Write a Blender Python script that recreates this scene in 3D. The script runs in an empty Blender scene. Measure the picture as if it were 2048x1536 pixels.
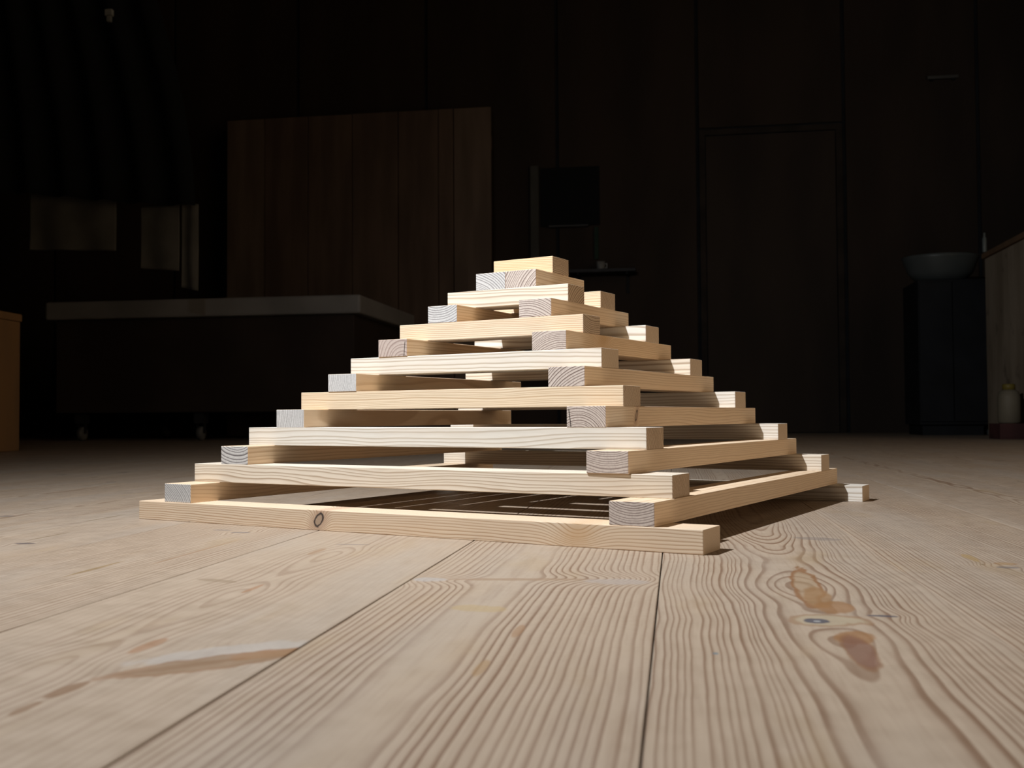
import bpy, bmesh, math, random
from mathutils import Matrix, Vector

# ------------------------------------------------------------------ camera, world, light, exposure
S = 0.045                       # one unit of the stack = the width of one batten (45 mm)
H = 0.4896 * S                  # batten height (22 mm)
SC = bpy.context.scene
COL = SC.collection

CAM_POS = Vector((15.0800, -26.6134, 2.6967)) * S
YAW, PITCH, ROLL, FPX = -0.535296, 0.0320856, -0.0061646, 2062.575
fw = Vector((math.sin(YAW) * math.cos(PITCH), math.cos(YAW) * math.cos(PITCH), math.sin(PITCH)))
r0 = Vector((math.cos(YAW), -math.sin(YAW), 0))
u0 = r0.cross(fw)
rt = r0 * math.cos(ROLL) + u0 * math.sin(ROLL)
up = u0 * math.cos(ROLL) - r0 * math.sin(ROLL)
cam_d = bpy.data.cameras.new('camera')
cam = bpy.data.objects.new('camera', cam_d)
COL.objects.link(cam)
m = Matrix((rt, up, -fw)).transposed().to_4x4()
m.translation = CAM_POS
cam.matrix_world = m
cam_d.sensor_fit = 'HORIZONTAL'
cam_d.sensor_width = 36.0
cam_d.lens = 36.0 * FPX / 2048.0
cam_d.clip_start = 0.01
cam_d.dof.use_dof = True
cam_d.dof.focus_distance = 1.16
cam_d.dof.aperture_fstop = 15.0
SC.camera = cam

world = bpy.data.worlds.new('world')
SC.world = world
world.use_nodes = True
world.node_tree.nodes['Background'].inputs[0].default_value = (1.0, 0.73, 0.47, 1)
world.node_tree.nodes['Background'].inputs[1].default_value = 0.60   # added warm fill for the shaded faces, entering by a made-up open right side

# the one work lamp of the dark room, standing left of the camera and above the stack
lamp_d = bpy.data.lights.new('work_lamp', 'SPOT')
lamp_d.energy = 146.0
lamp_d.color = (0.97, 0.985, 1.0)
lamp_d.spot_size = math.radians(176)
lamp_d.spot_blend = 1.0
lamp_d.shadow_soft_size = 0.012
lamp = bpy.data.objects.new('work_lamp', lamp_d)
lamp.location = (-5.94 * S, -16.43 * S, 29.12 * S)
lamp.rotation_euler = (Vector((18 * S, 15 * S, 0)) - lamp.location).to_track_quat('-Z', 'Y').to_euler()
COL.objects.link(lamp)
SC.cycles.adaptive_threshold = 0.035
SC.cycles.max_bounces = 6
SC.cycles.diffuse_bounces = 4
SC.cycles.glossy_bounces = 2
SC.cycles.caustics_reflective = False
SC.cycles.caustics_refractive = False

SC.view_settings.view_transform = 'Standard'
SC.view_settings.look = 'None'
SC.view_settings.exposure = 0.0
SC.view_settings.gamma = 1.0
SC.view_settings.use_curve_mapping = False

# ------------------------------------------------------------------ helpers
ROOM_A = math.radians(21.6)     # the room (boards, walls) is turned against the stack
NV = Vector((math.cos(ROOM_A), math.sin(ROOM_A), 0))
DV = Vector((-math.sin(ROOM_A), math.cos(ROOM_A), 0))


def room(t, s, z=0.0):
    return NV * t + DV * s + Vector((0, 0, z))


class Mat:
    """small node-writing helper"""

    def __init__(self, name):
        self.m = bpy.data.materials.new(name)
        self.m.use_nodes = True
        self.nt = self.m.node_tree
        self.nt.nodes.clear()

    def put(self, node, i, v):
        if isinstance(v, bpy.types.NodeSocket):
            self.nt.links.new(v, node.inputs[i])
        elif v is not None:
            node.inputs[i].default_value = v

    def f(self, op, *a):
        n = self.nt.nodes.new('ShaderNodeMath')
        n.operation = op
        for i, v in enumerate(a):
            self.put(n, i, v)
        return n.outputs[0]

    def add(self, a, b): return self.f('ADD', a, b)
    def sub(self, a, b): return self.f('SUBTRACT', a, b)
    def mul(self, a, b): return self.f('MULTIPLY', a, b)

    def coords(self):
        n = self.nt.nodes.new('ShaderNodeTexCoord')
        sp = self.nt.nodes.new('ShaderNodeSeparateXYZ')
        self.nt.links.new(n.outputs['Object'], sp.inputs[0])
        sn = self.nt.nodes.new('ShaderNodeSeparateXYZ')
        self.nt.links.new(n.outputs['Normal'], sn.inputs[0])
        return sp.outputs, sn.outputs

    def vec(self, x, y, z):
        n = self.nt.nodes.new('ShaderNodeCombineXYZ')
        for i, v in enumerate((x, y, z)):
            self.put(n, i, v)
        return n.outputs[0]

    def noise(self, v, scale=1.0, detail=2.0, rough=0.5):
        n = self.nt.nodes.new('ShaderNodeTexNoise')
        self.nt.links.new(v, n.inputs['Vector'])
        n.inputs['Scale'].default_value = scale
        n.inputs['Detail'].default_value = detail
        n.inputs['Roughness'].default_value = rough
        return n.outputs[0]

    def snoise(self, v, amp, scale=1.0, detail=2.0):      # signed, +-amp roughly
        return self.mul(self.sub(self.noise(v, scale, detail), 0.5), 2.0 * amp)

    def smooth(self, v, a, b, lo=0.0, hi=1.0):
        n = self.nt.nodes.new('ShaderNodeMapRange')
        n.interpolation_type = 'SMOOTHSTEP'
        self.put(n, 0, v)
        for i, q in enumerate((a, b, lo, hi)):
            n.inputs[i + 1].default_value = q
        return n.outputs[0]

    def ramp(self, v, pts, interp='LINEAR'):
        n = self.nt.nodes.new('ShaderNodeValToRGB')
        n.color_ramp.interpolation = interp
        e = n.color_ramp.elements
        while len(e) < len(pts):
            e.new(0.5)
        for el, (p, c) in zip(e, pts):
            el.position = p
        for el, (p, c) in zip(e, pts):
            el.color = (c, c, c, 1) if not isinstance(c, tuple) else (*c, 1)
        self.put(n, 0, v)
        return n.outputs[0]

    def mix(self, fac, a, b, mode='MIX'):
        n = self.nt.nodes.new('ShaderNodeMix')
        n.data_type = 'RGBA'
        n.blend_type = mode
        self.put(n, 0, fac)
        self.put(n, 6, a if isinstance(a, bpy.types.NodeSocket) else (*a, 1))
        self.put(n, 7, b if isinstance(b, bpy.types.NodeSocket) else (*b, 1))
        return n.outputs[2]

    def gauss(self, *terms):                               # exp(-sum(x^2))
        acc = None
        for t in terms:
            q = self.mul(t, t)
            acc = q if acc is None else self.add(acc, q)
        return self.f('EXPONENT', self.mul(acc, -1.0))

    def out(self, color, rough=0.6, spec=0.35, height=None, dist=0.001, strength=0.3, metallic=0.0):
        b = self.nt.nodes.new('ShaderNodeBsdfPrincipled')
        self.put(b, 'Base Color', color if isinstance(color, bpy.types.NodeSocket) else (*color, 1))
        self.put(b, 'Roughness', rough)
        b.inputs['Specular IOR Level'].default_value = spec
        b.inputs['Metallic'].default_value = metallic
        if height is not None:
            bp = self.nt.nodes.new('ShaderNodeBump')
            bp.inputs['Strength'].default_value = strength
            bp.inputs['Distance'].default_value = dist
            self.nt.links.new(height, bp.inputs['Height'])
            self.nt.links.new(bp.outputs[0], b.inputs['Normal'])
        o = self.nt.nodes.new('ShaderNodeOutputMaterial')
        self.nt.links.new(b.outputs[0], o.inputs[0])
        return self.m


RING = [(0.0, 0.0), (0.40, 0.05), (0.62, 0.25), (0.76, 0.95), (0.92, 1.0), (0.98, 0.2), (1.0, 0.0)]


def batten_material(name, early, late, pith, rw, seed, tilt=(0.0, 0.0), wav=0.05, contrast=1.0, knots=(), crack=None,
                    endc=((0.65, 0.575, 0.525), (0.135, 0.085, 0.07)), endk=1.0):
    M = Mat(name)
    (ox, oy, oz), (nx, ny, nz) = M.coords()
    x, y, z = (M.mul(c, 1.0 / S) for c in (ox, oy, oz))
    for kx, kz, a, b, core in knots:                      # fibres flow round a knot
        w = M.gauss(M.mul(M.sub(x, kx), 1.0 / (a * 1.9)), M.mul(M.sub(z, kz), 1.0 / (b * 1.9)))
        sgn = -1.0 if core == 'swirl' else -1.0
        z = M.add(z, M.mul(w, 0.30 if core == 'swirl' else 0.34))
    sv = M.vec(M.add(M.mul(x, 0.22), seed * 3.7), M.add(M.mul(y, 0.8), seed), z)
    w1 = M.snoise(sv, wav * 2.6, 1.0, 1.0)
    sv2 = M.vec(M.add(M.mul(x, 0.9), seed * 5.1), M.mul(y, 1.6), M.mul(z, 1.6))
    w2 = M.snoise(sv2, wav * 0.5, 1.0, 2.0)
    yy = M.add(M.sub(y, pith[0]), M.add(M.mul(x, tilt[0]), w1))
    zz = M.add(M.sub(z, pith[1]), M.add(M.mul(x, tilt[1]), w2))
    r = M.f('SQRT', M.add(M.mul(yy, yy), M.mul(zz, zz)))
    g = M.mul(r, 1.0 / rw)
    g = M.add(g, M.snoise(M.vec(M.mul(g, 0.32), seed * 2.3, 0.0), 1.1, 1.0, 1.0))
    prof = M.ramp(M.f('FRACT', g), RING)
    band = M.noise(M.vec(M.mul(g, 0.13), seed, 3.0), 1.0, 1.0)
    prof = M.mul(prof, M.smooth(band, 0.25, 0.7, 0.70, 1.0))
    fib = M.noise(M.vec(M.mul(x, 1.3), M.mul(y, 26.0), M.mul(z, 26.0)), 1.0, 2.0)
    big = M.noise(M.vec(M.add(M.mul(x, 0.35), seed), y, M.mul(z, 2.0)), 1.0, 2.0)
    col = M.mix(M.mul(prof, 1.0 * contrast), early, late)
    col = M.mix(M.smooth(big, 0.35, 0.75, 0.0, 0.22), col, tuple(c * k for c, k in zip(early, (1.0, 0.86, 0.72))))
    col = M.mix(M.smooth(fib, 0.3, 0.75, 0.0, 0.16), col, late)
    # sawn ends: greyer, with hard dark rings
    endm = M.smooth(M.f('ABSOLUTE', nx), 0.6, 0.9)
    ecol = M.mix(M.mul(prof, endk), endc[0], endc[1])
    ecol = M.mix(M.smooth(M.noise(M.vec(x, M.mul(y, 22.0), M.mul(z, 22.0)), 1.0, 2.0), 0.35, 0.8, 0.0, 0.25), ecol, endc[1])
    if crack:
        cu, slant, top = crack
        dcr = M.f('ABSOLUTE', M.sub(M.sub(y, cu), M.mul(M.sub(z, 0.25), slant)))
        cm = M.mul(M.smooth(dcr, 0.004, 0.018, 1.0, 0.0), M.smooth(z, top - 0.06, top, 1.0, 0.0))
        ecol = M.mix(cm, ecol, (0.03, 0.022, 0.02))
    col = M.mix(endm, col, ecol)
    for kx, kz, a, b, core in knots:
        nzv = M.snoise(M.vec(M.mul(x, 6.0), seed, M.mul(z, 6.0)), 0.5, 1.0, 2.0)
        zo = M.mul(oz, 1.0 / S)
        e = M.f('SQRT', M.add(M.f('POWER', M.mul(M.sub(M.sub(x, kx), M.mul(M.sub(zo, kz), 0.35)), 1.0 / a), 2.0),
                              M.f('POWER', M.mul(M.sub(zo, kz), 1.0 / b), 2.0)))
        e = M.add(e, M.mul(nzv, 0.75))
        if core == 'swirl':
            halo = M.mul(M.smooth(e, 0.0, 2.4, 0.55, 0.0), M.sub(1.0, endm))
            col = M.mix(halo, col, (0.60, 0.36, 0.16))
        else:
            halo = M.mul(M.smooth(e, 0.8, 3.4, 0.55, 0.0), M.sub(1.0, endm))
            col = M.mix(halo, col, (0.42, 0.25, 0.17))
            inner = M.smooth(e, 0.7, 0.85, 0.75, 0.0)
            col = M.mix(inner, col, (0.40, 0.30, 0.22))
            rim = M.mul(M.smooth(e, 0.62, 0.86), M.smooth(e, 0.98, 1.2, 1.0, 0.0))
            col = M.mix(M.mul(rim, 0.92), col, (0.035, 0.028, 0.03))
    return M.out(col, 0.62, 0.25)


def bevel_box(name, lx, ly, lz, bev, segs=2, z0=0.0):
    bm = bmesh.new()
    bmesh.ops.create_cube(bm, size=1.0)
    bmesh.ops.scale(bm, vec=(lx, ly, lz), verts=bm.verts)
    bmesh.ops.translate(bm, vec=(0, 0, z0 + lz / 2), verts=bm.verts)
    if bev > 0:
        bmesh.ops.bevel(bm, geom=list(bm.edges), offset=bev, segments=segs, affect='EDGES', profile=0.5)
    me = bpy.data.meshes.new(name)
    bm.to_mesh(me)
    bm.free()
    return me


def link(name, me, mat=None, parent=None):
    o = bpy.data.objects.new(name, me)
    if mat is not None and me is not None and not me.materials:
        me.materials.append(mat)
    COL.objects.link(o)
    if parent is not None:
        o.parent = parent
    return o


def tag(o, label=None, cat=None, group=None, kind=None):
    for k, v in (('label', label), ('category', cat), ('group', group), ('kind', kind)):
        if v:
            o[k] = v
    return o


def plain(name, color, rough=0.7, var=0.25, scale=6.0, stretch=(1, 1, 1), spec=0.3, dark=None):
    M = Mat(name)
    (x, y, z), _ = M.coords()
    n = M.noise(M.vec(M.mul(x, stretch[0]), M.mul(y, stretch[1]), M.mul(z, stretch[2])), scale, 3.0)
    dk = dark or tuple(c * (1 - 2 * var) for c in color)
    return M.out(M.mix(M.smooth(n, 0.3, 0.7), color, dk), rough, spec)


def boxes_mesh(name, boxes, bev=0.0):
    """one part out of several boxes (x0,x1,y0,y1,z0,z1)"""
    bm = bmesh.new()
    for x0, x1, y0, y1, z0, z1 in boxes:
        g = bmesh.ops.create_cube(bm, size=1.0)['verts']
        bmesh.ops.scale(bm, vec=(x1 - x0, y1 - y0, z1 - z0), verts=g)
        bmesh.ops.translate(bm, vec=((x0 + x1) / 2, (y0 + y1) / 2, (z0 + z1) / 2), verts=g)
    if bev > 0:
        bmesh.ops.bevel(bm, geom=list(bm.edges), offset=bev, segments=2, affect='EDGES', profile=0.5)
    me = bpy.data.meshes.new(name)
    bm.to_mesh(me)
    bm.free()
    return me


def lathe_mesh(name, prof, seg=32, sx=1.0, sy=1.0):
    bm = bmesh.new()
    rings = []
    for r, z in prof:
        rings.append([bm.verts.new((sx * r * math.cos(2 * math.pi * i / seg), sy * r * math.sin(2 * math.pi * i / seg), z)) for i in range(seg)])
    for a, b in zip(rings, rings[1:]):
        for i in range(seg):
            j = (i + 1) % seg
            bm.faces.new((a[i], a[j], b[j], b[i]))
    bm.faces.new(list(reversed(rings[0])))
    bm.faces.new(rings[-1])
    bmesh.ops.recalc_face_normals(bm, faces=bm.faces)
    me = bpy.data.meshes.new(name)
    bm.to_mesh(me)
    bm.free()
    for p in me.polygons:
        p.use_smooth = len(p.vertices) == 4
    return me


# ------------------------------------------------------------------ floor of wide pine boards
EARLY_F = (0.380, 0.300, 0.226)
LATE_F = (0.158, 0.086, 0.048)


def plank_material(name, seed, tc=0.0, slope=0.0, dpts=((-24, 0.5), (8, 0.5)), rw=0.1, contrast=1.0, lens=(), kinks=(),
                   patches=(), wav=0.10, tint=(1, 1, 1), mid=1.0, outer=1.0, dn=0.10):
    """dpts: depth of the pith below the face along the board; patches: (s, v, half length, half width, turn, colour, strength, rim)"""
    M = Mat(name)
    (ox, oy, oz), nrm = M.coords()
    s = M.mul(ox, 1.0 / S)
    v = M.mul(oy, -1.0 / S)
    vv = M.add(v, M.snoise(M.vec(M.add(M.mul(s, 0.16), seed * 7.3), M.mul(v, 0.25), seed), wav * 2.2, 1.0, 1.0))
    vv = M.add(vv, M.snoise(M.vec(M.add(M.mul(s, 0.9), seed), M.mul(v, 1.1), seed), wav * 0.32, 1.0, 2.0))
    for sk, vk, a, b, amp in lens:
        w = M.gauss(M.mul(M.sub(s, sk), 1.0 / a), M.mul(M.sub(v, vk), 1.0 / b))
        vv = M.sub(vv, M.mul(M.sub(vv, vk), M.mul(w, amp)))
    for sk, vk, a, b, amp in kinks:
        w = M.gauss(M.mul(M.sub(s, sk), 1.0 / a), M.mul(M.sub(v, vk), 1.0 / b))
        vv = M.add(vv, M.mul(w, amp))
    smin, smax = dpts[0][0], dpts[-1][0]
    dd = M.ramp(M.mul(M.sub(s, smin), 1.0 / (smax - smin)), [((p - smin) / (smax - smin), q) for p, q in dpts], 'EASE')
    dd = M.add(dd, M.snoise(M.vec(M.add(M.mul(s, 0.35), seed * 1.9), M.mul(v, 0.3), 0.0), dn, 1.0, 1.0))
    lat = M.sub(vv, M.add(M.mul(s, slope), tc))
    g = M.mul(M.f('SQRT', M.add(M.mul(lat, lat), M.mul(dd, dd))), 1.0 / rw)
    g = M.add(g, M.snoise(M.vec(M.mul(g, 0.27), seed * 2.1, 5.0), 1.3, 1.0, 1.0))
    prof = M.ramp(M.f('FRACT', g), RING)
    band = M.noise(M.vec(M.mul(g, 0.11), seed, 3.0), 1.0, 1.0)
    wear = M.noise(M.vec(M.add(M.mul(s, 0.22), seed * 3.0), M.mul(v, 0.7), seed), 1.0, 3.0)
    prof2 = M.mul(prof, M.mul(M.smooth(band, 0.25, 0.7, 0.6, 1.0), M.smooth(wear, 0.3, 0.6, 0.6, 1.0)))
    if mid < 1.0 or outer < 1.0:
        al = M.f('ABSOLUTE', lat)
        prof2 = M.mul(prof2, M.mul(M.smooth(al, 0.1, 0.7, mid, 1.0), M.smooth(al, 0.4, 1.2, 1.0, outer)))
    early = tuple(c * t for c, t in zip(EARLY_F, tint))
    col = M.mix(M.mul(prof2, 1.0 * contrast), early, tuple(c * t for c, t in zip(LATE_F, tint)))
    big = M.noise(M.vec(M.add(M.mul(s, 0.12), seed * 1.3), M.mul(v, 0.5), seed), 1.0, 3.0)
    col = M.mix(M.smooth(big, 0.40, 0.72, 0.0, 0.45), col, (0.345, 0.298, 0.252))
    yel = M.noise(M.vec(M.add(M.mul(s, 0.3), seed * 4.3), M.mul(v, 0.9), 8.0), 1.0, 3.0)
    col = M.mix(M.smooth(yel, 0.56, 0.75, 0.0, 0.35), col, (0.338, 0.245, 0.142))
    fib = M.noise(M.vec(M.mul(s, 0.9), M.mul(v, 18.0), seed), 1.0, 2.0)
    col = M.mix(M.smooth(fib, 0.4, 0.8, 0.0, 0.18), col, LATE_F)
    if patches:
        wob = M.snoise(M.vec(M.add(M.mul(s, 1.5), seed), M.mul(v, 4.0), 0.0), 0.42, 1.0, 3.0)
    for sk, vk, ls, lt, rot, pc, al, rim in patches:
        ds, dv = M.sub(s, sk), M.sub(v, vk)
        if rot:
            c_, s_ = math.cos(rot), math.sin(rot)
            ds, dv = M.add(M.mul(ds, c_), M.mul(dv, s_)), M.sub(M.mul(dv, c_), M.mul(ds, s_))
        e = M.f('SQRT', M.add(M.f('POWER', M.mul(ds, 1.0 / ls), 2.0), M.f('POWER', M.mul(dv, 1.0 / lt), 2.0)))
        e = M.add(e, wob)
        mk = M.smooth(e, 0.80, 1.08, al, 0.0)
        col = M.mix(mk, col, pc)
        if rim:
            rm = M.mul(M.smooth(e, 0.70, 0.92), M.smooth(e, 0.98, 1.14, rim, 0.0))
            col = M.mix(rm, col, (0.22, 0.11, 0.05))
    # small scuffs in the varnish
    sc = M.noise(M.vec(M.mul(s, 2.2), M.mul(v, 2.2), seed), 1.0, 4.0, 0.6)
    rough = M.smooth(sc, 0.3, 0.7, 0.42, 0.60)
    return M.out(col, rough, 0.35)


BROWN = (0.205, 0.120, 0.065)
ORANGE = (0.26, 0.135, 0.058)
REDB = (0.185, 0.095, 0.066)
GREYB = (0.165, 0.14, 0.13)
BLUEK = (0.07, 0.07, 0.09)
PALE = (0.56, 0.50, 0.42)
DARKST = (0.185, 0.13, 0.075)

PW = 4.115                                       # board width in batten widths
J3 = 3.92                                        # joint right of the foreground board
hero = {
    3: dict(seed=3.1, tc=0.16, rw=0.080, contrast=1.0, wav=0.042, dn=0.03,
            dpts=((-26, 0.95), (-20, 0.93), (-18.7, 0.90), (-17.4, 0.84), (-16.2, 0.95), (-15.3, 0.90), (-13.4, 0.76), (-11.4, 0.92), (-10.4, 0.97), (-8.5, 0.82), (-6, 0.60), (-2, 0.40), (8, 0.5)),
            lens=((-16.2, 0.05, 0.75, 0.62, 0.85), (-15.75, 0.95, 0.35, 0.35, 0.7)),
            patches=((-13.3, 0.24, 1.85, 0.22, 0.05, (0.320, 0.224, 0.136), 0.6, 0.9), (-14.35, 0.28, 0.95, 0.21, 0.05, (0.264, 0.152, 0.072), 0.8, 0), (-15.2, 0.40, 0.55, 0.26, 0.15, ORANGE, 0.75, 0),
                     (-16.15, 0.18, 0.40, 0.50, 0.0, (0.360, 0.296, 0.208), 0.8, 0.5), (-16.22, 0.03, 0.17, 0.17, 0.0, BLUEK, 0.9, 0), (-16.24, 0.03, 0.05, 0.05, 0, (0.320, 0.320, 0.320), 0.9, 0),
                     (-17.2, 0.36, 0.40, 0.26, 0.25, ORANGE, 0.8, 0), (-17.95, 0.28, 0.95, 0.17, 0.02, REDB, 0.8, 0.4),
                     (-15.77, 0.95, 0.07, 0.24, 0.1, BLUEK, 0.85, 0), (-18.28, -1.35, 0.05, 0.04, 0.0, (0.104, 0.160, 0.192), 0.9, 0),
                     (-6.9, 1.25, 0.28, 0.55, 0.4, GREYB, 0.5, 0))),
    2: dict(seed=7.7, tc=-0.45, rw=0.112, contrast=0.95, wav=0.05, mid=0.2, dpts=((-26, 0.45), (-13, 0.4), (8, 0.5)),
            kinks=((-13.0, 1.2, 0.55, 1.1, -0.45), (-13.5, -1.6, 0.45, 0.9, 0.35)),
            patches=((-13.25, -0.2, 0.13, 1.25, -0.12, (0.264, 0.176, 0.112), 0.7, 0), (-13.3, 1.35, 0.30, 0.55, 0.0, (0.336, 0.304, 0.288), 0.45, 0), (-13.45, -1.75, 0.22, 0.3, 0.0, (0.360, 0.344, 0.336), 0.6, 0),
                     (-15.9, -0.45, 0.25, 0.45, 0.2, (0.368, 0.264, 0.120), 0.5, 0), (-17.4, 0.35, 0.42, 0.07, 0.0, ORANGE, 0.55, 0), (-19.3, 0.25, 0.40, 0.07, 0.0, (0.288, 0.176, 0.080), 0.6, 0))),
    1: dict(seed=11.3, tc=-0.28, rw=0.135, contrast=0.48, wav=0.05, outer=0.35, dn=0.04,
            dpts=((-26, 0.6), (-20, 0.12), (-18.4, 0.40), (-15.2, 0.14), (-13.8, 0.42), (-10.6, 0.14), (-9.2, 0.42), (-4, 0.6), (8, 0.5)),
            lens=((-19.5, 1.2, 0.6, 1.0, 0.5),), kinks=((-18.3, 1.5, 0.45, 0.8, 0.3),),
            patches=((-18.95, 1.30, 0.34, 1.10, -0.72, (0.385, 0.355, 0.33), 0.6, 0), (-19.45, 1.38, 0.30, 1.15, -0.72, (0.24, 0.155, 0.09), 0.85, 0.5), (-19.62, 1.15, 0.10, 0.75, -0.72, BROWN, 0.6, 0), (-19.0, 1.80, 0.22, 0.45, -0.72, ORANGE, 0.55, 0),
                     (-20.75, 0.42, 0.36, 0.10, 0.05, BROWN, 0.85, 0), (-21.4, 0.42, 0.3, 0.07, 0.0, BROWN, 0.7, 0),
                     (-18.75, 0.22, 0.45, 0.10, 0.0, (0.288, 0.160, 0.088), 0.75, 0), (-14.7, -0.2, 0.45, 0.06, 0.0, (0.288, 0.160, 0.088), 0.75, 0), (-10.2, -0.75, 0.5, 0.09, 0.0, (0.272, 0.168, 0.096), 0.6, 0),
                     (-9.0, -0.4, 0.10, 0.45, 0.0, GREYB, 0.5, 0), (-14.0, -1.1, 0.12, 0.45, 0.3, DARKST, 0.4, 0))),
    0: dict(seed=5.9, tc=4.2, rw=0.10, contrast=0.8, wav=0.05, dpts=((-26, 0.7), (8, 0.9)), lens=((-7.05, 0.32, 0.4, 0.5, 0.7),),
            patches=((-7.06, 0.32, 0.13, 0.27, 0.0, GREYB, 0.75, 0), (-6.6, -0.35, 0.12, 0.30, 0.2, GREYB, 0.6, 0), (-13.0, 0.15, 1.0, 0.07, 0.0, (0.240, 0.160, 0.080), 0.8, 0), (-10.4, 0.9, 2.2, 0.03, 0.0, ORANGE, 0.5, 0))),
    -1: dict(seed=9.4, tc=-0.8, rw=0.10, contrast=0.7, wav=0.06, dpts=((-26, 0.6), (-12, 0.3), (8, 0.8)), lens=((-9.6, 0.59, 0.5, 0.5, 0.8),),
             patches=((-9.61, 0.59, 0.14, 0.26, 0.0, (0.120, 0.096, 0.092), 0.85, 0), (-8.3, 0.3, 0.9, 0.06, 0.0, DARKST, 0.6, 0), (-4.0, -0.8, 1.0, 0.07, 0.0, DARKST, 0.6, 0))),
    4: dict(seed=13.7, tc=-3.4, rw=0.082, contrast=0.9, wav=0.05, dpts=((-26, 0.5), (-9, 0.4), (8, 0.7)), lens=((-10.9, -0.16, 0.45, 0.45, 0.8),),
            patches=((-10.92, -0.14, 0.13, 0.20, 0.0, GREYB, 0.8, 0), (-10.45, -0.05, 0.16, 0.2, 0.0, (0.304, 0.192, 0.088), 0.6, 0.5), (-9.7, -0.45, 0.55, 0.10, 0.0, (0.336, 0.224, 0.088), 0.6, 0), (-10.6, -0.48, 0.10, 0.03, 0.0, DARKST, 0.8, 0))),
    5: dict(seed=17.2, tc=0.5, rw=0.08, contrast=0.8, wav=0.06, dpts=((-26, 0.4), (-5, 0.2), (8, 0.6)),
            patches=((-4.5, 0.3, 0.16, 0.3, 0.0, GREYB, 0.6, 0), (-2.6, -0.4, 0.9, 0.08, 0.0, DARKST, 0.6, 0))),
}
rnd = random.Random(4)
shared = []
for k in range(4):
    pts = []
    for i in range(7):
        s0 = -20 + i * 18 + rnd.uniform(-5, 5)
        v0 = rnd.uniform(-1.4, 1.4)
        pts.append((s0, v0, 0.18, 0.24, 0.0, GREYB, 0.75, 0.3))
        pts.append((s0 + rnd.uniform(-3, 3), v0 + rnd.uniform(-0.5, 0.5), 1.0, 0.07, 0.0, DARKST, 0.6, 0))
    shared.append(plank_material('pine_floor_board_%d' % k, 20.0 + 3.3 * k, tc=rnd.uniform(-1.5, 1.5), rw=0.09, contrast=0.8,
                                 dpts=((-30, 0.4), (-10, 0.7), (10, 0.3), (40, 0.8), (90, 0.3), (130, 0.6)), patches=pts))

FLOOR_S0, FLOOR_S1 = -3.2, 5.95
FLOOR_T0, FLOOR_T1 = -5.6, 3.2
floor = link('floor', boxes_mesh('floor', [(FLOOR_T0, FLOOR_T1, FLOOR_S0, FLOOR_S1, -0.06, -0.022)]), plain('subfloor_dark', (0.03, 0.022, 0.016)))
floor.rotation_euler.z = ROOM_A
tag(floor, 'wide pine floorboards, worn and lit in front of the stack', None, None, 'structure')
plank_len = FLOOR_S1 - FLOOR_S0
plank_meshes = {}
i0 = int(math.floor((FLOOR_T0 / S - J3) / PW)) + 3
i1 = int(math.ceil((FLOOR_T1 / S - J3) / PW)) + 3
for i in range(i0 + 1, i1):
    tcn = J3 + (i - 3) * PW + PW / 2
    gap = 0.0013 if i in (0, 1, 2) else 0.0005
    if i in hero:
        mat = plank_material('pine_floor_board_hero_%s' % str(i).replace('-', 'm'), **hero[i])
        me = bevel_box('floor_plank', plank_len, PW * S - gap, 0.022, 0.0004, 1, -0.022)
    else:
        k = (i * 7) % 4
        mat = shared[k]
        if k not in plank_meshes:
            plank_meshes[k] = bevel_box('floor_plank', plank_len, PW * S - gap, 0.022, 0.0004, 1, -0.022)
        me = plank_meshes[k]
    if not me.get('shifted'):
        for vtx in me.vertices:
            vtx.co.x += (FLOOR_S0 + FLOOR_S1) / 2
        me['shifted'] = 1
    o = link('plank', me, mat, floor)
    o.location = (tcn * S, 0, 0)                      # floor local frame: x right, y depth
    o.rotation_euler.z = math.pi / 2

# ------------------------------------------------------------------ room shell
WALL_S = 5.95
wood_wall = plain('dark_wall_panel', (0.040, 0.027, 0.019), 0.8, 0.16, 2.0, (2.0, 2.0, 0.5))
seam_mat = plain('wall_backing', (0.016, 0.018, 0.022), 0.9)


def structure(name, me, mat, parent=None):
    o = link(name, me, mat, parent)
    o.rotation_euler.z = ROOM_A if parent is None else 0.0
    if parent is None:
        tag(o, kind='structure')
    return o


WH = 3.6
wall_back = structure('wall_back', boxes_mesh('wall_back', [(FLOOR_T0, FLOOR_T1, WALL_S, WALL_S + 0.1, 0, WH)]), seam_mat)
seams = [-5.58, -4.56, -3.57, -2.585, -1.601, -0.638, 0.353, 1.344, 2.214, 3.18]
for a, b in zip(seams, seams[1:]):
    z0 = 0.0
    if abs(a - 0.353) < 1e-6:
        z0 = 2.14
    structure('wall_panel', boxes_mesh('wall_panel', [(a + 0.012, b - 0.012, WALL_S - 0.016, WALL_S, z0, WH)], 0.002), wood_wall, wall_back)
door = structure('door_1', boxes_mesh('door_1', [(0.41, 1.285, WALL_S - 0.012, WALL_S - 0.001, 0.004, 2.08)], 0.002), plain('door_brown', (0.038, 0.026, 0.018), 0.75, 0.15, 2.0, (2, 2, 0.5)))
trim = structure('trim_1', boxes_mesh('trim_1', [(0.366, 0.405, WALL_S - 0.02, WALL_S - 0.001, 0, 2.125), (1.29, 1.331, WALL_S - 0.02, WALL_S - 0.001, 0, 2.125), (0.405, 1.29, WALL_S - 0.02, WALL_S - 0.001, 2.086, 2.125)]), plain('door_trim_dark', (0.035, 0.025, 0.018), 0.8))
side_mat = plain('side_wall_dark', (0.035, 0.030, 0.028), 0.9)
structure('wall_left', boxes_mesh('wall_left', [(FLOOR_T0 - 0.1, FLOOR_T0, FLOOR_S0, WALL_S + 0.1, 0, WH)]), side_mat)
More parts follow.
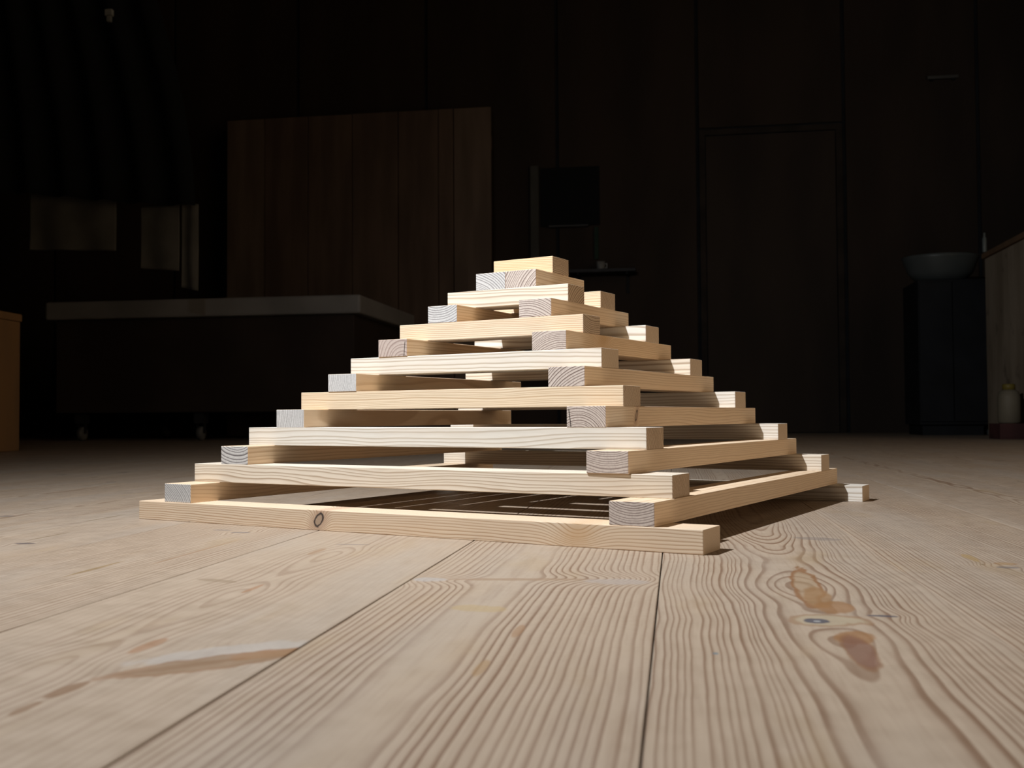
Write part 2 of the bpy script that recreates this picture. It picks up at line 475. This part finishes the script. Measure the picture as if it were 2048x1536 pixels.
structure('wall_right', boxes_mesh('wall_right', [(FLOOR_T1, FLOOR_T1 + 0.1, 2.4, WALL_S + 0.1, 0, WH)]), side_mat)  # cut short: opening made up to let the warm world fill in
structure('wall_front', boxes_mesh('wall_front', [(FLOOR_T0 - 0.1, FLOOR_T1 + 0.1, FLOOR_S0 - 0.1, FLOOR_S0, 0, WH)]), side_mat)  # unseen, put in to block the world fill from behind the camera
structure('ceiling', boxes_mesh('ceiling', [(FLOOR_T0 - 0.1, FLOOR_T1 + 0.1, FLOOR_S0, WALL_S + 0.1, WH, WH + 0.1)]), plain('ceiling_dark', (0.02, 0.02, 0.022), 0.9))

# ------------------------------------------------------------------ the stack of battens
OFF = {
    ('A', 0, -1): (0.0219, -0.0655, 0.0081), ('A', 0, 1): (0.0449, -0.0055, 0.0035), ('B', 1, 1): (0.0352, 0.0068, -0.0029),
    ('A', 2, -1): (-0.0238, 0.0012, 0.0081), ('A', 2, 1): (0.043, 0.0142, 0.0054), ('B', 3, 1): (0.0155, 0.0125, -0.0014),
    ('A', 4, -1): (-0.0068, -0.0015, 0.0028), ('A', 4, 1): (0.0194, 0.0073, 0.0017), ('B', 1, -1): (-0.0208, -0.0601, -0.0042),
    ('A', 6, -1): (-0.0029, 0.0065, -0.001), ('B', 7, -1): (0.0027, -0.0046, 0.0), ('A', 8, -1): (-0.0273, -0.0012, -0.0043),
    ('B', 9, -1): (-0.0009, -0.0086, -0.0021), ('A', 10, -1): (-0.026, -0.0013, -0.0079), ('A', 14, 0): (-0.0143, -0.0051, 0.0015),
    ('B', 13, -1): (-0.027, 0.0287, -0.0013), ('B', 13, 1): (-0.0232, 0.0283, -0.0013), ('A', 12, -1): (-0.0046, 0.0016, 0.0024),
    ('A', 12, 1): (0.0128, 0.0208, 0.0023), ('B', 11, -1): (-0.0104, 0.0078, -0.0012), ('B', 11, 1): (0.0008, 0.0176, 0.0002),
    ('A', 10, 1): (0.0026, -0.0007, 0.0014), ('B', 9, 1): (-0.0175, 0.0009, -0.0022), ('A', 8, 1): (-0.0056, -0.0051, 0.0005),
    ('B', 7, 1): (-0.0063, 0.0057, -0.0012), ('A', 6, 1): (0.0215, 0.005, 0.0022), ('B', 5, 1): (0.0106, 0.0133, 0.0),
    ('B', 5, -1): (0.003, 0.0027, 0.0014), ('B', 3, -1): (-0.0173, -0.0217, -0.0032),
}
TAN = ((0.80, 0.665, 0.51), (0.46, 0.30, 0.18))
YEL = ((0.80, 0.675, 0.51), (0.45, 0.30, 0.17))
PAL = ((0.79, 0.725, 0.625), (0.42, 0.325, 0.235))
WHI = ((0.79, 0.765, 0.71), (0.47, 0.40, 0.32))
TANB = ((0.785, 0.625, 0.455), (0.50, 0.335, 0.20))
ORA = ((0.80, 0.61, 0.41), (0.48, 0.29, 0.15))
PLAIN_END = ((0.62, 0.49, 0.36), (0.40, 0.29, 0.19))
WARM_END = ((0.62, 0.48, 0.345), (0.15, 0.085, 0.042))
# colours, pith position in the cross-section, ring width, extras
LOOK = {
    ('A', 0, -1): dict(c=TAN, pith=(0.9, 1.6), rw=0.050, tilt=(0.0, 0.010), knots=((-1.66, 0.25, 0.13, 0.16, 'knot'), (5.27, 0.26, 0.30, 0.2, 'swirl')), endc=PLAIN_END, endk=0.2),
    ('A', 0, 1): dict(c=WHI, pith=(-1.6, 1.2), rw=0.09, endc=PLAIN_END, endk=0.3),
    ('A', 2, -1): dict(c=PAL, pith=(-2.0, -0.7), rw=0.052, tilt=(0.0, 0.006), wav=0.06),
    ('A', 2, 1): dict(c=PAL, pith=(-1.2, 1.4), rw=0.09, endc=PLAIN_END, endk=0.3),
    ('A', 4, -1): dict(c=WHI, pith=(-2.2, -0.6), rw=0.055, tilt=(0.0, -0.012), wav=0.05),
    ('A', 4, 1): dict(c=WHI, pith=(-1.2, 1.5), rw=0.09, endc=PLAIN_END, endk=0.3),
    ('A', 6, -1): dict(c=YEL, pith=(-1.6, 1.5), rw=0.045, tilt=(0.03, 0.028), wav=0.05),
    ('A', 6, 1): dict(c=WHI, pith=(-1.5, -1.0), rw=0.10, endc=PLAIN_END, endk=0.3),
    ('A', 8, -1): dict(c=WHI, pith=(-0.9, 0.9), rw=0.11, tilt=(0.0, 0.012), wav=0.06, endc=PLAIN_END, endk=0.25),
    ('A', 8, 1): dict(c=PAL, pith=(-1.2, 1.3), rw=0.12, endc=PLAIN_END, endk=0.3),
    ('A', 10, -1): dict(c=TAN, pith=(0.2, 1.9), rw=0.062, tilt=(0.0, 0.012), wav=0.06),
    ('A', 10, 1): dict(c=WHI, pith=(1.2, 1.0), rw=0.09, endc=PLAIN_END, endk=0.5),
    ('A', 12, -1): dict(c=PAL, pith=(0.9, -0.8), rw=0.085, tilt=(0.0, 0.02), wav=0.05),
    ('A', 12, 1): dict(c=YEL, pith=(-1.2, -0.6), rw=0.05),
    ('A', 14, 0): dict(c=ORA, pith=(0.0, -0.9), rw=0.055, tilt=(0.0, 0.05), wav=0.05),
    ('B', 1, 1): dict(c=TANB, uv=(0.06, 1.15), rw=0.046, wav=0.07),
    ('B', 1, -1): dict(c=TANB, uv=(-1.2, -0.75), rw=0.047),
    ('B', 3, 1): dict(c=TANB, uv=(0.08, 1.55), rw=0.047, wav=0.05),
    ('B', 3, -1): dict(c=TANB, uv=(0.08, 1.20), rw=0.072),
    ('B', 5, 1): dict(c=TANB, uv=(-0.22, -0.36), rw=0.044, crack=(0.42, 0.13, 0.46), knots=((-3.80, 0.27, 0.05, 0.13, 'knot'),)),
    ('B', 5, -1): dict(c=TANB, uv=(-2.8, 0.5), rw=0.050, endk=0.5),
    ('B', 7, 1): dict(c=TANB, uv=(0.95, -1.25), rw=0.060),
    ('B', 7, -1): dict(c=TANB, uv=(-2.6, 0.75), rw=0.050, endk=0.5),
    ('B', 9, 1): dict(c=ORA, uv=(0.32, -0.75), rw=0.045, knots=((-1.3, 0.4, 0.22, 0.2, 'swirl'),)),
    ('B', 9, -1): dict(c=ORA, uv=(0.32, -0.12), rw=0.085, crack=(-0.42, -0.10, 0.44), endc=((0.53, 0.45, 0.41), (0.24, 0.17, 0.15)), endk=0.8),
    ('B', 11, 1): dict(c=TANB, uv=(-0.35, -0.95), rw=0.055),
    ('B', 11, -1): dict(c=ORA, uv=(-0.15, 1.45), rw=0.062),
    ('B', 13, -1): dict(c=TANB, uv=(-0.75, -0.95), rw=0.055),
    ('B', 13, 1): dict(c=TANB, uv=(1.35, -0.75), rw=0.060),
}
COOL_END = ((0.63, 0.63, 0.63), (0.17, 0.16, 0.165))
ORD = ['first', 'second', 'third', 'fourth', 'fifth', 'sixth', 'seventh', 'eighth', 'ninth', 'tenth', 'eleventh', 'twelfth', 'thirteenth', 'fourteenth', 'fifteenth']
AFRONT = {2: 'pale, close wavy grain', 4: 'pale, long even grain', 6: 'yellowish, fine slanting grain', 8: 'whitish, broad soft grain', 10: 'tan, wavy grain', 12: 'pale, lit from the left'}
AREAR = {2: 'only its right end lit', 4: 'white lit right end', 6: 'white lit right end', 8: 'pale lit right end', 10: 'white lit right end', 12: 'short lit right end showing'}


def batten_label(k):
    t, l, sd = k
    n = ORD[l]
    if k == ('A', 14, 0):
        return 'short tan pine batten lying alone on top of the stacked pyramid'
    if k == ('A', 0, -1):
        return 'longest front pine batten lying on the floorboards, dark knot in its face'
    if k == ('A', 0, 1):
        return 'rear pine batten lying on the floorboards, white lit end at far right'
    if t == 'A':
        return ('front pine batten of the %s layer from the floor, %s' % (n, AFRONT[l])) if sd < 0 else ('rear pine batten of the %s layer from the floor, %s' % (n, AREAR[l]))
    if l == 13:
        return '%s of the two touching short pine battens right under the topmost one' % ('left' if sd < 0 else 'right')
    return '%s pine batten of the %s layer from the floor, ringed end facing front' % ('left' if sd < 0 else 'right', n)


for bi, (key, (dx, dy, da)) in enumerate(sorted(OFF.items(), key=lambda kv: (kv[0][1], kv[0][2]))):
    t, l, sd = key
    j = l // 2
    L = dict(LOOK[key])
    c = L.pop('c')
    uv = L.pop('uv', None)
    pith = L.pop('pith', None) or (-uv[0], uv[1])
    if t == 'B' and 'endc' not in L and sd < 0:
        L['endc'] = COOL_END
    if t == 'B':
        L.setdefault('contrast', 0.65)
    if t == 'A' and 'endc' not in L:
        L['endc'] = WARM_END
    if t == 'A':
        length, cx, cy, rot = 2 * (8 - j), 0.0, sd * (7 - j), 0.0
    else:
        length, cx, cy, rot = 2 * (7.5 - j), sd * (6.5 - j), 0.0, math.pi / 2
    mat = batten_material('pine_batten_%02d' % bi, c[0], c[1], pith, L.pop('rw') * (1.15 if t == 'B' else 0.85), 1.0 + bi * 1.37, **L)
    me = bevel_box('batten', length * S, S * 0.998, H, 0.0006, 2)
    o = link('batten', me, mat)
    o.location = ((cx + dx) * S, (cy + dy) * S, l * H)
    o.rotation_euler.z = rot + da
    tag(o, batten_label(key), 'batten', 'pine battens of the stacked pyramid')

# ------------------------------------------------------------------ things in the dark behind
def thing(name, t, s, z, label, cat, rot=0.0, group=None):
    o = link(name, None)
    o.location = room(t, s, z)
    o.rotation_euler.z = ROOM_A + rot
    return tag(o, label, cat, group)


# tall screen of vertical boards against the back wall
scr = thing('board_screen', -2.04, 5.66, 0, 'tall screen of upright brown boards standing behind the workbench', 'screen')
bw = plain('brown_board', (0.155, 0.105, 0.076), 0.75, 0.18, 3.0, (3.0, 3.0, 0.4))
bw2 = plain('brown_board_light', (0.180, 0.130, 0.096), 0.75, 0.15, 3.0, (3.0, 3.0, 0.4))
ed = [-3.015, -2.726, -2.40, -2.07, -1.734, -1.443, -1.334, -1.065]
for q, (a, b) in enumerate(zip(ed, ed[1:])):
    p = link('board', boxes_mesh('board', [(a + 0.003 + 2.04, b - 0.003 + 2.04, -0.012 - 0.004 * (q % 2), 0.012, 0, 2.285)], 0.002), bw2 if q in (0, 6) else bw, scr)
for rz in (0.3, 2.0):
    link('rail', boxes_mesh('rail', [(-0.97, 0.97, 0.012, 0.05, rz, rz + 0.09)]), bw, scr)

# workbench with a thick pale top on castors
wb = thing('workbench', -2.475, 4.7, 0, 'long low workbench with a thick pale top, left of the stack', 'workbench')
pale_top = plain('pale_worktop', (0.30, 0.295, 0.29), 0.6, 0.12, 3.0)
link('worktop', boxes_mesh('worktop', [(-0.948, 0.948, -0.6, 0.6, 0.70, 0.804)], 0.012), pale_top, wb)
dkb = plain('bench_brown', (0.042, 0.029, 0.023), 0.8, 0.15, 3.0)
link('body', boxes_mesh('body', [(-0.90, 0.90, -0.56, 0.58, 0.16, 0.70)], 0.004), dkb, wb)
wheel = lathe_mesh('castor', [(0.012, -0.016), (0.036, -0.016), (0.040, -0.008), (0.040, 0.008), (0.036, 0.016), (0.012, 0.016)], 20)
wm = plain('castor_grey', (0.20, 0.20, 0.19), 0.5)
fork = boxes_mesh('castor_fork', [(-0.024, -0.019, -0.012, 0.012, 0.0, 0.055), (0.019, 0.024, -0.012, 0.012, 0.0, 0.055), (-0.03, 0.03, -0.03, 0.03, 0.055, 0.12)])
fm = plain('castor_fork_dark', (0.03, 0.03, 0.032), 0.5)
for cx, cy in ((-0.77, -0.5), (-0.03, -0.5), (0.77, -0.5), (-0.77, 0.5), (0.77, 0.5)):
    w = link('castor', wheel, wm, wb)
    w.location = (cx, cy, 0.04)
    w.rotation_euler = (0, math.pi / 2, 0)
    fk = link('castor_fork', fork, fm, wb)
    fk.location = (cx, cy, 0.04)

# black curtain at the upper left with pale cloths behind its hem
def cloth(name, t0, t1, z0f, z1, s0, folds, amp, thick, mat, edge=None):
    bm = bmesh.new()
    nx_, nz_ = 60, 24
    grid = []
    for side in (0, 1):
        rows = []
        for iz in range(nz_ + 1):
            f_ = iz / nz_
            row = []
            for ix in range(nx_ + 1):
                u = ix / nx_
                zz0 = z0f(u)
                z = zz0 + (z1 - zz0) * f_
                tt1 = t1 if edge is None else edge(z)
                tt = t0 + (tt1 - t0) * u
                s = s0 + amp * math.sin(folds * 2 * math.pi * u + 0.6 * math.sin(3 * f_)) * (1.0 - 0.4 * f_) + side * thick
                row.append(bm.verts.new((tt, s, z)))
            rows.append(row)
        grid.append(rows)
    for side in (0, 1):
        for iz in range(nz_):
            for ix in range(nx_):
                a, b, c_, d_ = grid[side][iz][ix], grid[side][iz][ix + 1], grid[side][iz + 1][ix + 1], grid[side][iz + 1][ix]
                bm.faces.new((a, b, c_, d_) if side == 0 else (d_, c_, b, a))
    for ix in range(nx_):
        for iz, fl in ((0, 1), (nz_, 0)):
            q = (grid[0][iz][ix], grid[1][iz][ix], grid[1][iz][ix + 1], grid[0][iz][ix + 1])
            bm.faces.new(q if fl else tuple(reversed(q)))
    for iz in range(nz_):
        for ix, fl in ((0, 0), (nx_, 1)):
            q = (grid[0][iz][ix], grid[1][iz][ix], grid[1][iz + 1][ix], grid[0][iz + 1][ix])
            bm.faces.new(tuple(reversed(q)) if fl else q)
    bmesh.ops.recalc_face_normals(bm, faces=bm.faces)
    me = bpy.data.meshes.new(name)
    bm.to_mesh(me)
    bm.free()
    for p in me.polygons:
        p.use_smooth = True
    o = link(name, me, mat)
    o.rotation_euler.z = ROOM_A
    return o


blk = plain('black_cloth', (0.006, 0.0075, 0.009), 0.95, 0.1, 8.0)
cur = cloth('curtain', -4.1, -2.3, lambda u: 1.30 + 0.03 * math.sin(5 * u) - 0.07 * u * u, 3.6, 3.5, 9, 0.035, 0.006, blk,
            edge=lambda z: -2.205 - 0.26 * max(0.0, (z - 1.2)) ** 1.6 * 0.75)
tag(cur, 'large black curtain hanging at the upper left, its right edge curved', 'curtain')
pc = plain('pale_cloth', (0.145, 0.138, 0.120), 0.9, 0.15, 5.0)
for nm, t0, t1, zb, fo, lab in (('cloth', -3.16, -2.67, 1.015, 2, 'widest pale grey cloth hanging below the black curtain hem'),
                                ('cloth', -2.53, -2.32, 0.90, 1, 'middle pale grey cloth hanging below the black curtain hem'),
                                ('cloth', -2.305, -2.215, 0.795, 1, 'narrowest and longest pale cloth hanging below the curtain corner')):
    o = cloth(nm, t0, t1, lambda u, zb=zb: zb - 0.02 * u, 1.34 if fo != 1 else 1.22, 3.56, fo, 0.008, 0.006, pc)
    tag(o, lab, 'cloth', 'pale cloths under the curtain')
clip = link('clip', boxes_mesh('clip', [(-0.02, 0.02, -0.012, 0.012, 0, 0.034), (-0.012, 0.012, -0.01, 0.01, -0.03, 0)], 0.003), plain('clip_pale', (0.35, 0.36, 0.34), 0.5))
clip.location = room(-2.65, 3.452, 2.18)
clip.rotation_euler.z = ROOM_A
tag(clip, 'small pale clip high on the black curtain', 'clip')

# plywood chest at the left edge
def ply(name, a, b):
    M = Mat(name)
    (x, y, z), _ = M.coords()
    n = M.noise(M.vec(M.mul(x, 6), M.mul(y, 6), M.mul(z, 1.2)), 1.0, 4.0)
    n2 = M.noise(M.vec(x, y, z), 9.0, 3.0)
    c_ = M.mix(M.smooth(n, 0.35, 0.65), a, b)
    c_ = M.mix(M.smooth(n2, 0.58, 0.72, 0, 0.5), c_, tuple(q * 0.4 for q in b))
    return M.out(c_, 0.75, 0.25)


ch = thing('chest', -2.615, 2.05, 0, 'orange-brown wooden chest cut off by the left edge of the picture', 'chest', rot=0.10)
pm = ply('chest_ply', (0.29, 0.165, 0.072), (0.21, 0.13, 0.07))
link('body', boxes_mesh('body', [(-0.27, 0.27, -0.45, 0.28, 0.0, 0.51)], 0.004), pm, ch)
link('lid', boxes_mesh('lid', [(-0.275, 0.275, -0.455, 0.285, 0.51, 0.54)], 0.004), pm, ch)

# plywood cabinet at the right edge
cb = thing('cabinet', 2.29, 4.1, 0, 'pale stained plywood cabinet cut off by the right picture edge', 'cabinet')
cm_ = ply('cabinet_ply', (0.37, 0.30, 0.22), (0.25, 0.195, 0.135))
link('body', boxes_mesh('body', [(-0.37, 0.5, -0.6, 0.7, 0.0, 1.0)], 0.005), cm_, cb)
link('cabinet_top', boxes_mesh('cabinet_top', [(-0.385, 0.5, -0.61, 0.71, 1.0, 1.03)], 0.004), ply('cabinet_top_ply', (0.22, 0.13, 0.07), (0.16, 0.10, 0.06)), cb)
bx = link('crate', boxes_mesh('crate', [(-0.07, 0.07, -0.09, 0.09, 0, 0.008), (-0.07, -0.06, -0.09, 0.09, 0.008, 0.075), (0.06, 0.07, -0.09, 0.09, 0.008, 0.075), (-0.06, 0.06, -0.09, -0.08, 0.008, 0.075), (-0.06, 0.06, 0.08, 0.09, 0.008, 0.075), (-0.06, 0.06, -0.08, 0.08, 0.066, 0.075)], 0.001), plain('crate_red', (0.085, 0.030, 0.028), 0.7))
bx.location = room(1.80, 4.02, 0)
bx.rotation_euler.z = ROOM_A
tag(bx, 'small dark red crate on the floor beside the plywood cabinet', 'crate')
can = thing('canister', 1.80, 4.02, 0.075, 'pale canister with a yellow cap on the small red crate', 'canister')
link('body', lathe_mesh('body', [(0.045, 0.0), (0.052, 0.008), (0.052, 0.13), (0.045, 0.155), (0.026, 0.168)], 24), plain('canister_pale', (0.20, 0.17, 0.12), 0.6, 0.1), can)
link('cap', lathe_mesh('cap', [(0.030, 0.164), (0.030, 0.190), (0.026, 0.194)], 20), plain('cap_yellow', (0.20, 0.15, 0.03), 0.5, 0.1), can)

# wash stand with a pale basin
ws = thing('wash_stand', 1.79, 5.2, 0, 'dark wash stand cupboard carrying the pale basin, at right', 'cupboard')
dk = plain('stand_dark', (0.010, 0.011, 0.014), 0.7)
link('body', boxes_mesh('body', [(-0.19, 0.19, -0.2, 0.2, 0.06, 0.915)], 0.004), dk, ws)
link('plinth', boxes_mesh('plinth', [(-0.17, 0.17, -0.17, 0.19, 0.0, 0.06)]), dk, ws)
for sg in (-1, 1):
    dr = link('door', boxes_mesh('door', [(min(sg * 0.003, sg * 0.186), max(sg * 0.003, sg * 0.186), -0.214, -0.2, 0.08, 0.90)], 0.002), dk, ws)
bs = link('basin', lathe_mesh('basin', [(0.09, 0.0), (0.14, 0.012), (0.185, 0.055), (0.215, 0.138), (0.222, 0.155), (0.205, 0.155), (0.19, 0.13), (0.15, 0.05), (0.05, 0.03)], 40, 1.0, 0.85), plain('basin_pale', (0.085, 0.097, 0.096), 0.35, 0.08))
bs.location = room(1.77, 5.17, 0.915)
bs.rotation_euler.z = ROOM_A
tag(bs, 'pale grey-green wash basin on the dark cupboard at right', 'basin')
bt = link('bottle', lathe_mesh('bottle', [(0.011, 0.0), (0.012, 0.004), (0.012, 0.075), (0.006, 0.088), (0.006, 0.11)], 16), plain('bottle_pale', (0.16, 0.18, 0.17), 0.4, 0.1))
bt.location = room(1.907, 4.75, 1.03)
bt.rotation_euler.z = ROOM_A
tag(bt, 'thin pale bottle standing at the far end of the plywood cabinet', 'bottle')
ln = link('plank_offcut', boxes_mesh('plank_offcut', [(-0.03, 0.03, -0.012, 0.012, 0, 0.86)], 0.003), plain('board_bluegrey', (0.055, 0.062, 0.065), 0.8, 0.12, 4.0))
ln.location = room(2.03, 5.15, 0)
ln.rotation_euler.z = ROOM_A
tag(ln, 'narrow blue-grey board standing between the wash stand and the cabinet', 'board')

# on the back wall
WF = WALL_S - 0.016
pic = thing('notice_board', -0.545, WF - 0.001, 1.47, 'black square notice board on the wall above the stack', 'notice board')
link('panel', boxes_mesh('panel', [(-0.21, 0.21, -0.02, 0.0, 0.012, 0.43)], 0.002), plain('board_black', (0.006, 0.008, 0.009), 0.9, 0.1), pic)
link('ledge', boxes_mesh('ledge', [(-0.15, 0.13, -0.05, 0.0, 0.0, 0.012)], 0.002), plain('ledge_grey', (0.07, 0.072, 0.075), 0.6, 0.1), pic)
po = link('batten_upright', boxes_mesh('batten_upright', [(-0.03, 0.03, -0.03, 0.0, 1.0, 1.92)], 0.003), plain('upright_grey', (0.075, 0.075, 0.066), 0.8, 0.12))
po.location = room(-0.80, WF, 0)
po.rotation_euler.z = ROOM_A
tag(po, 'narrow grey upright fixed to the wall left of the notice board', 'upright')
gs = link('strip', boxes_mesh('strip', [(-0.015, 0.015, -0.02, 0.0, 1.235, 1.468)], 0.002), plain('strip_green', (0.025, 0.050, 0.034), 0.8, 0.1))
gs.location = room(-0.36, WF, 0)
gs.rotation_euler.z = ROOM_A
tag(gs, 'narrow dark green strip on the wall below the notice board', 'strip')
sh = thing('wall_shelf', -0.31, WF, 1.12, 'thin dark wall shelf right of the pyramid top', 'shelf')
link('shelf_board', boxes_mesh('shelf_board', [(-0.23, 0.23, -0.2, 0.0, 0.0, 0.022)], 0.002), plain('shelf_grey', (0.045, 0.046, 0.052), 0.7, 0.1), sh)
for bxx in (-0.17, 0.17):
    link('bracket', boxes_mesh('bracket', [(bxx - 0.008, bxx + 0.008, -0.16, 0.0, -0.012, 0.0), (bxx - 0.008, bxx + 0.008, -0.012, 0.0, -0.13, -0.012)]), dk, sh)
cup = thing('cup', -0.325, WF - 0.1, 1.142, 'small white cup on the thin wall shelf', 'cup')
link('body', lathe_mesh('body', [(0.022, 0.0), (0.026, 0.004), (0.032, 0.062), (0.028, 0.062), (0.023, 0.008)], 24), plain('cup_white', (0.26, 0.26, 0.25), 0.4, 0.08), cup)
link('handle', boxes_mesh('handle', [(0.030, 0.044, -0.004, 0.004, 0.016, 0.022), (0.040, 0.046, -0.004, 0.004, 0.016, 0.048), (0.030, 0.046, -0.004, 0.004, 0.044, 0.050)]), plain('cup_handle_white', (0.26, 0.26, 0.25), 0.4, 0.08), cup)
hk = thing('coat_rail', 1.99, WF, 2.38, 'short grey coat rail high on the wall at right', 'rail')
link('bar', boxes_mesh('bar', [(-0.10, 0.10, -0.035, -0.017, 0.008, 0.030)], 0.003), plain('rail_grey', (0.085, 0.085, 0.08), 0.5, 0.1), hk)
for xx in (-0.07, 0.07):
    link('mount', boxes_mesh('mount', [(xx - 0.01, xx + 0.01, -0.02, 0.0, 0.0, 0.034)]), dk, hk)
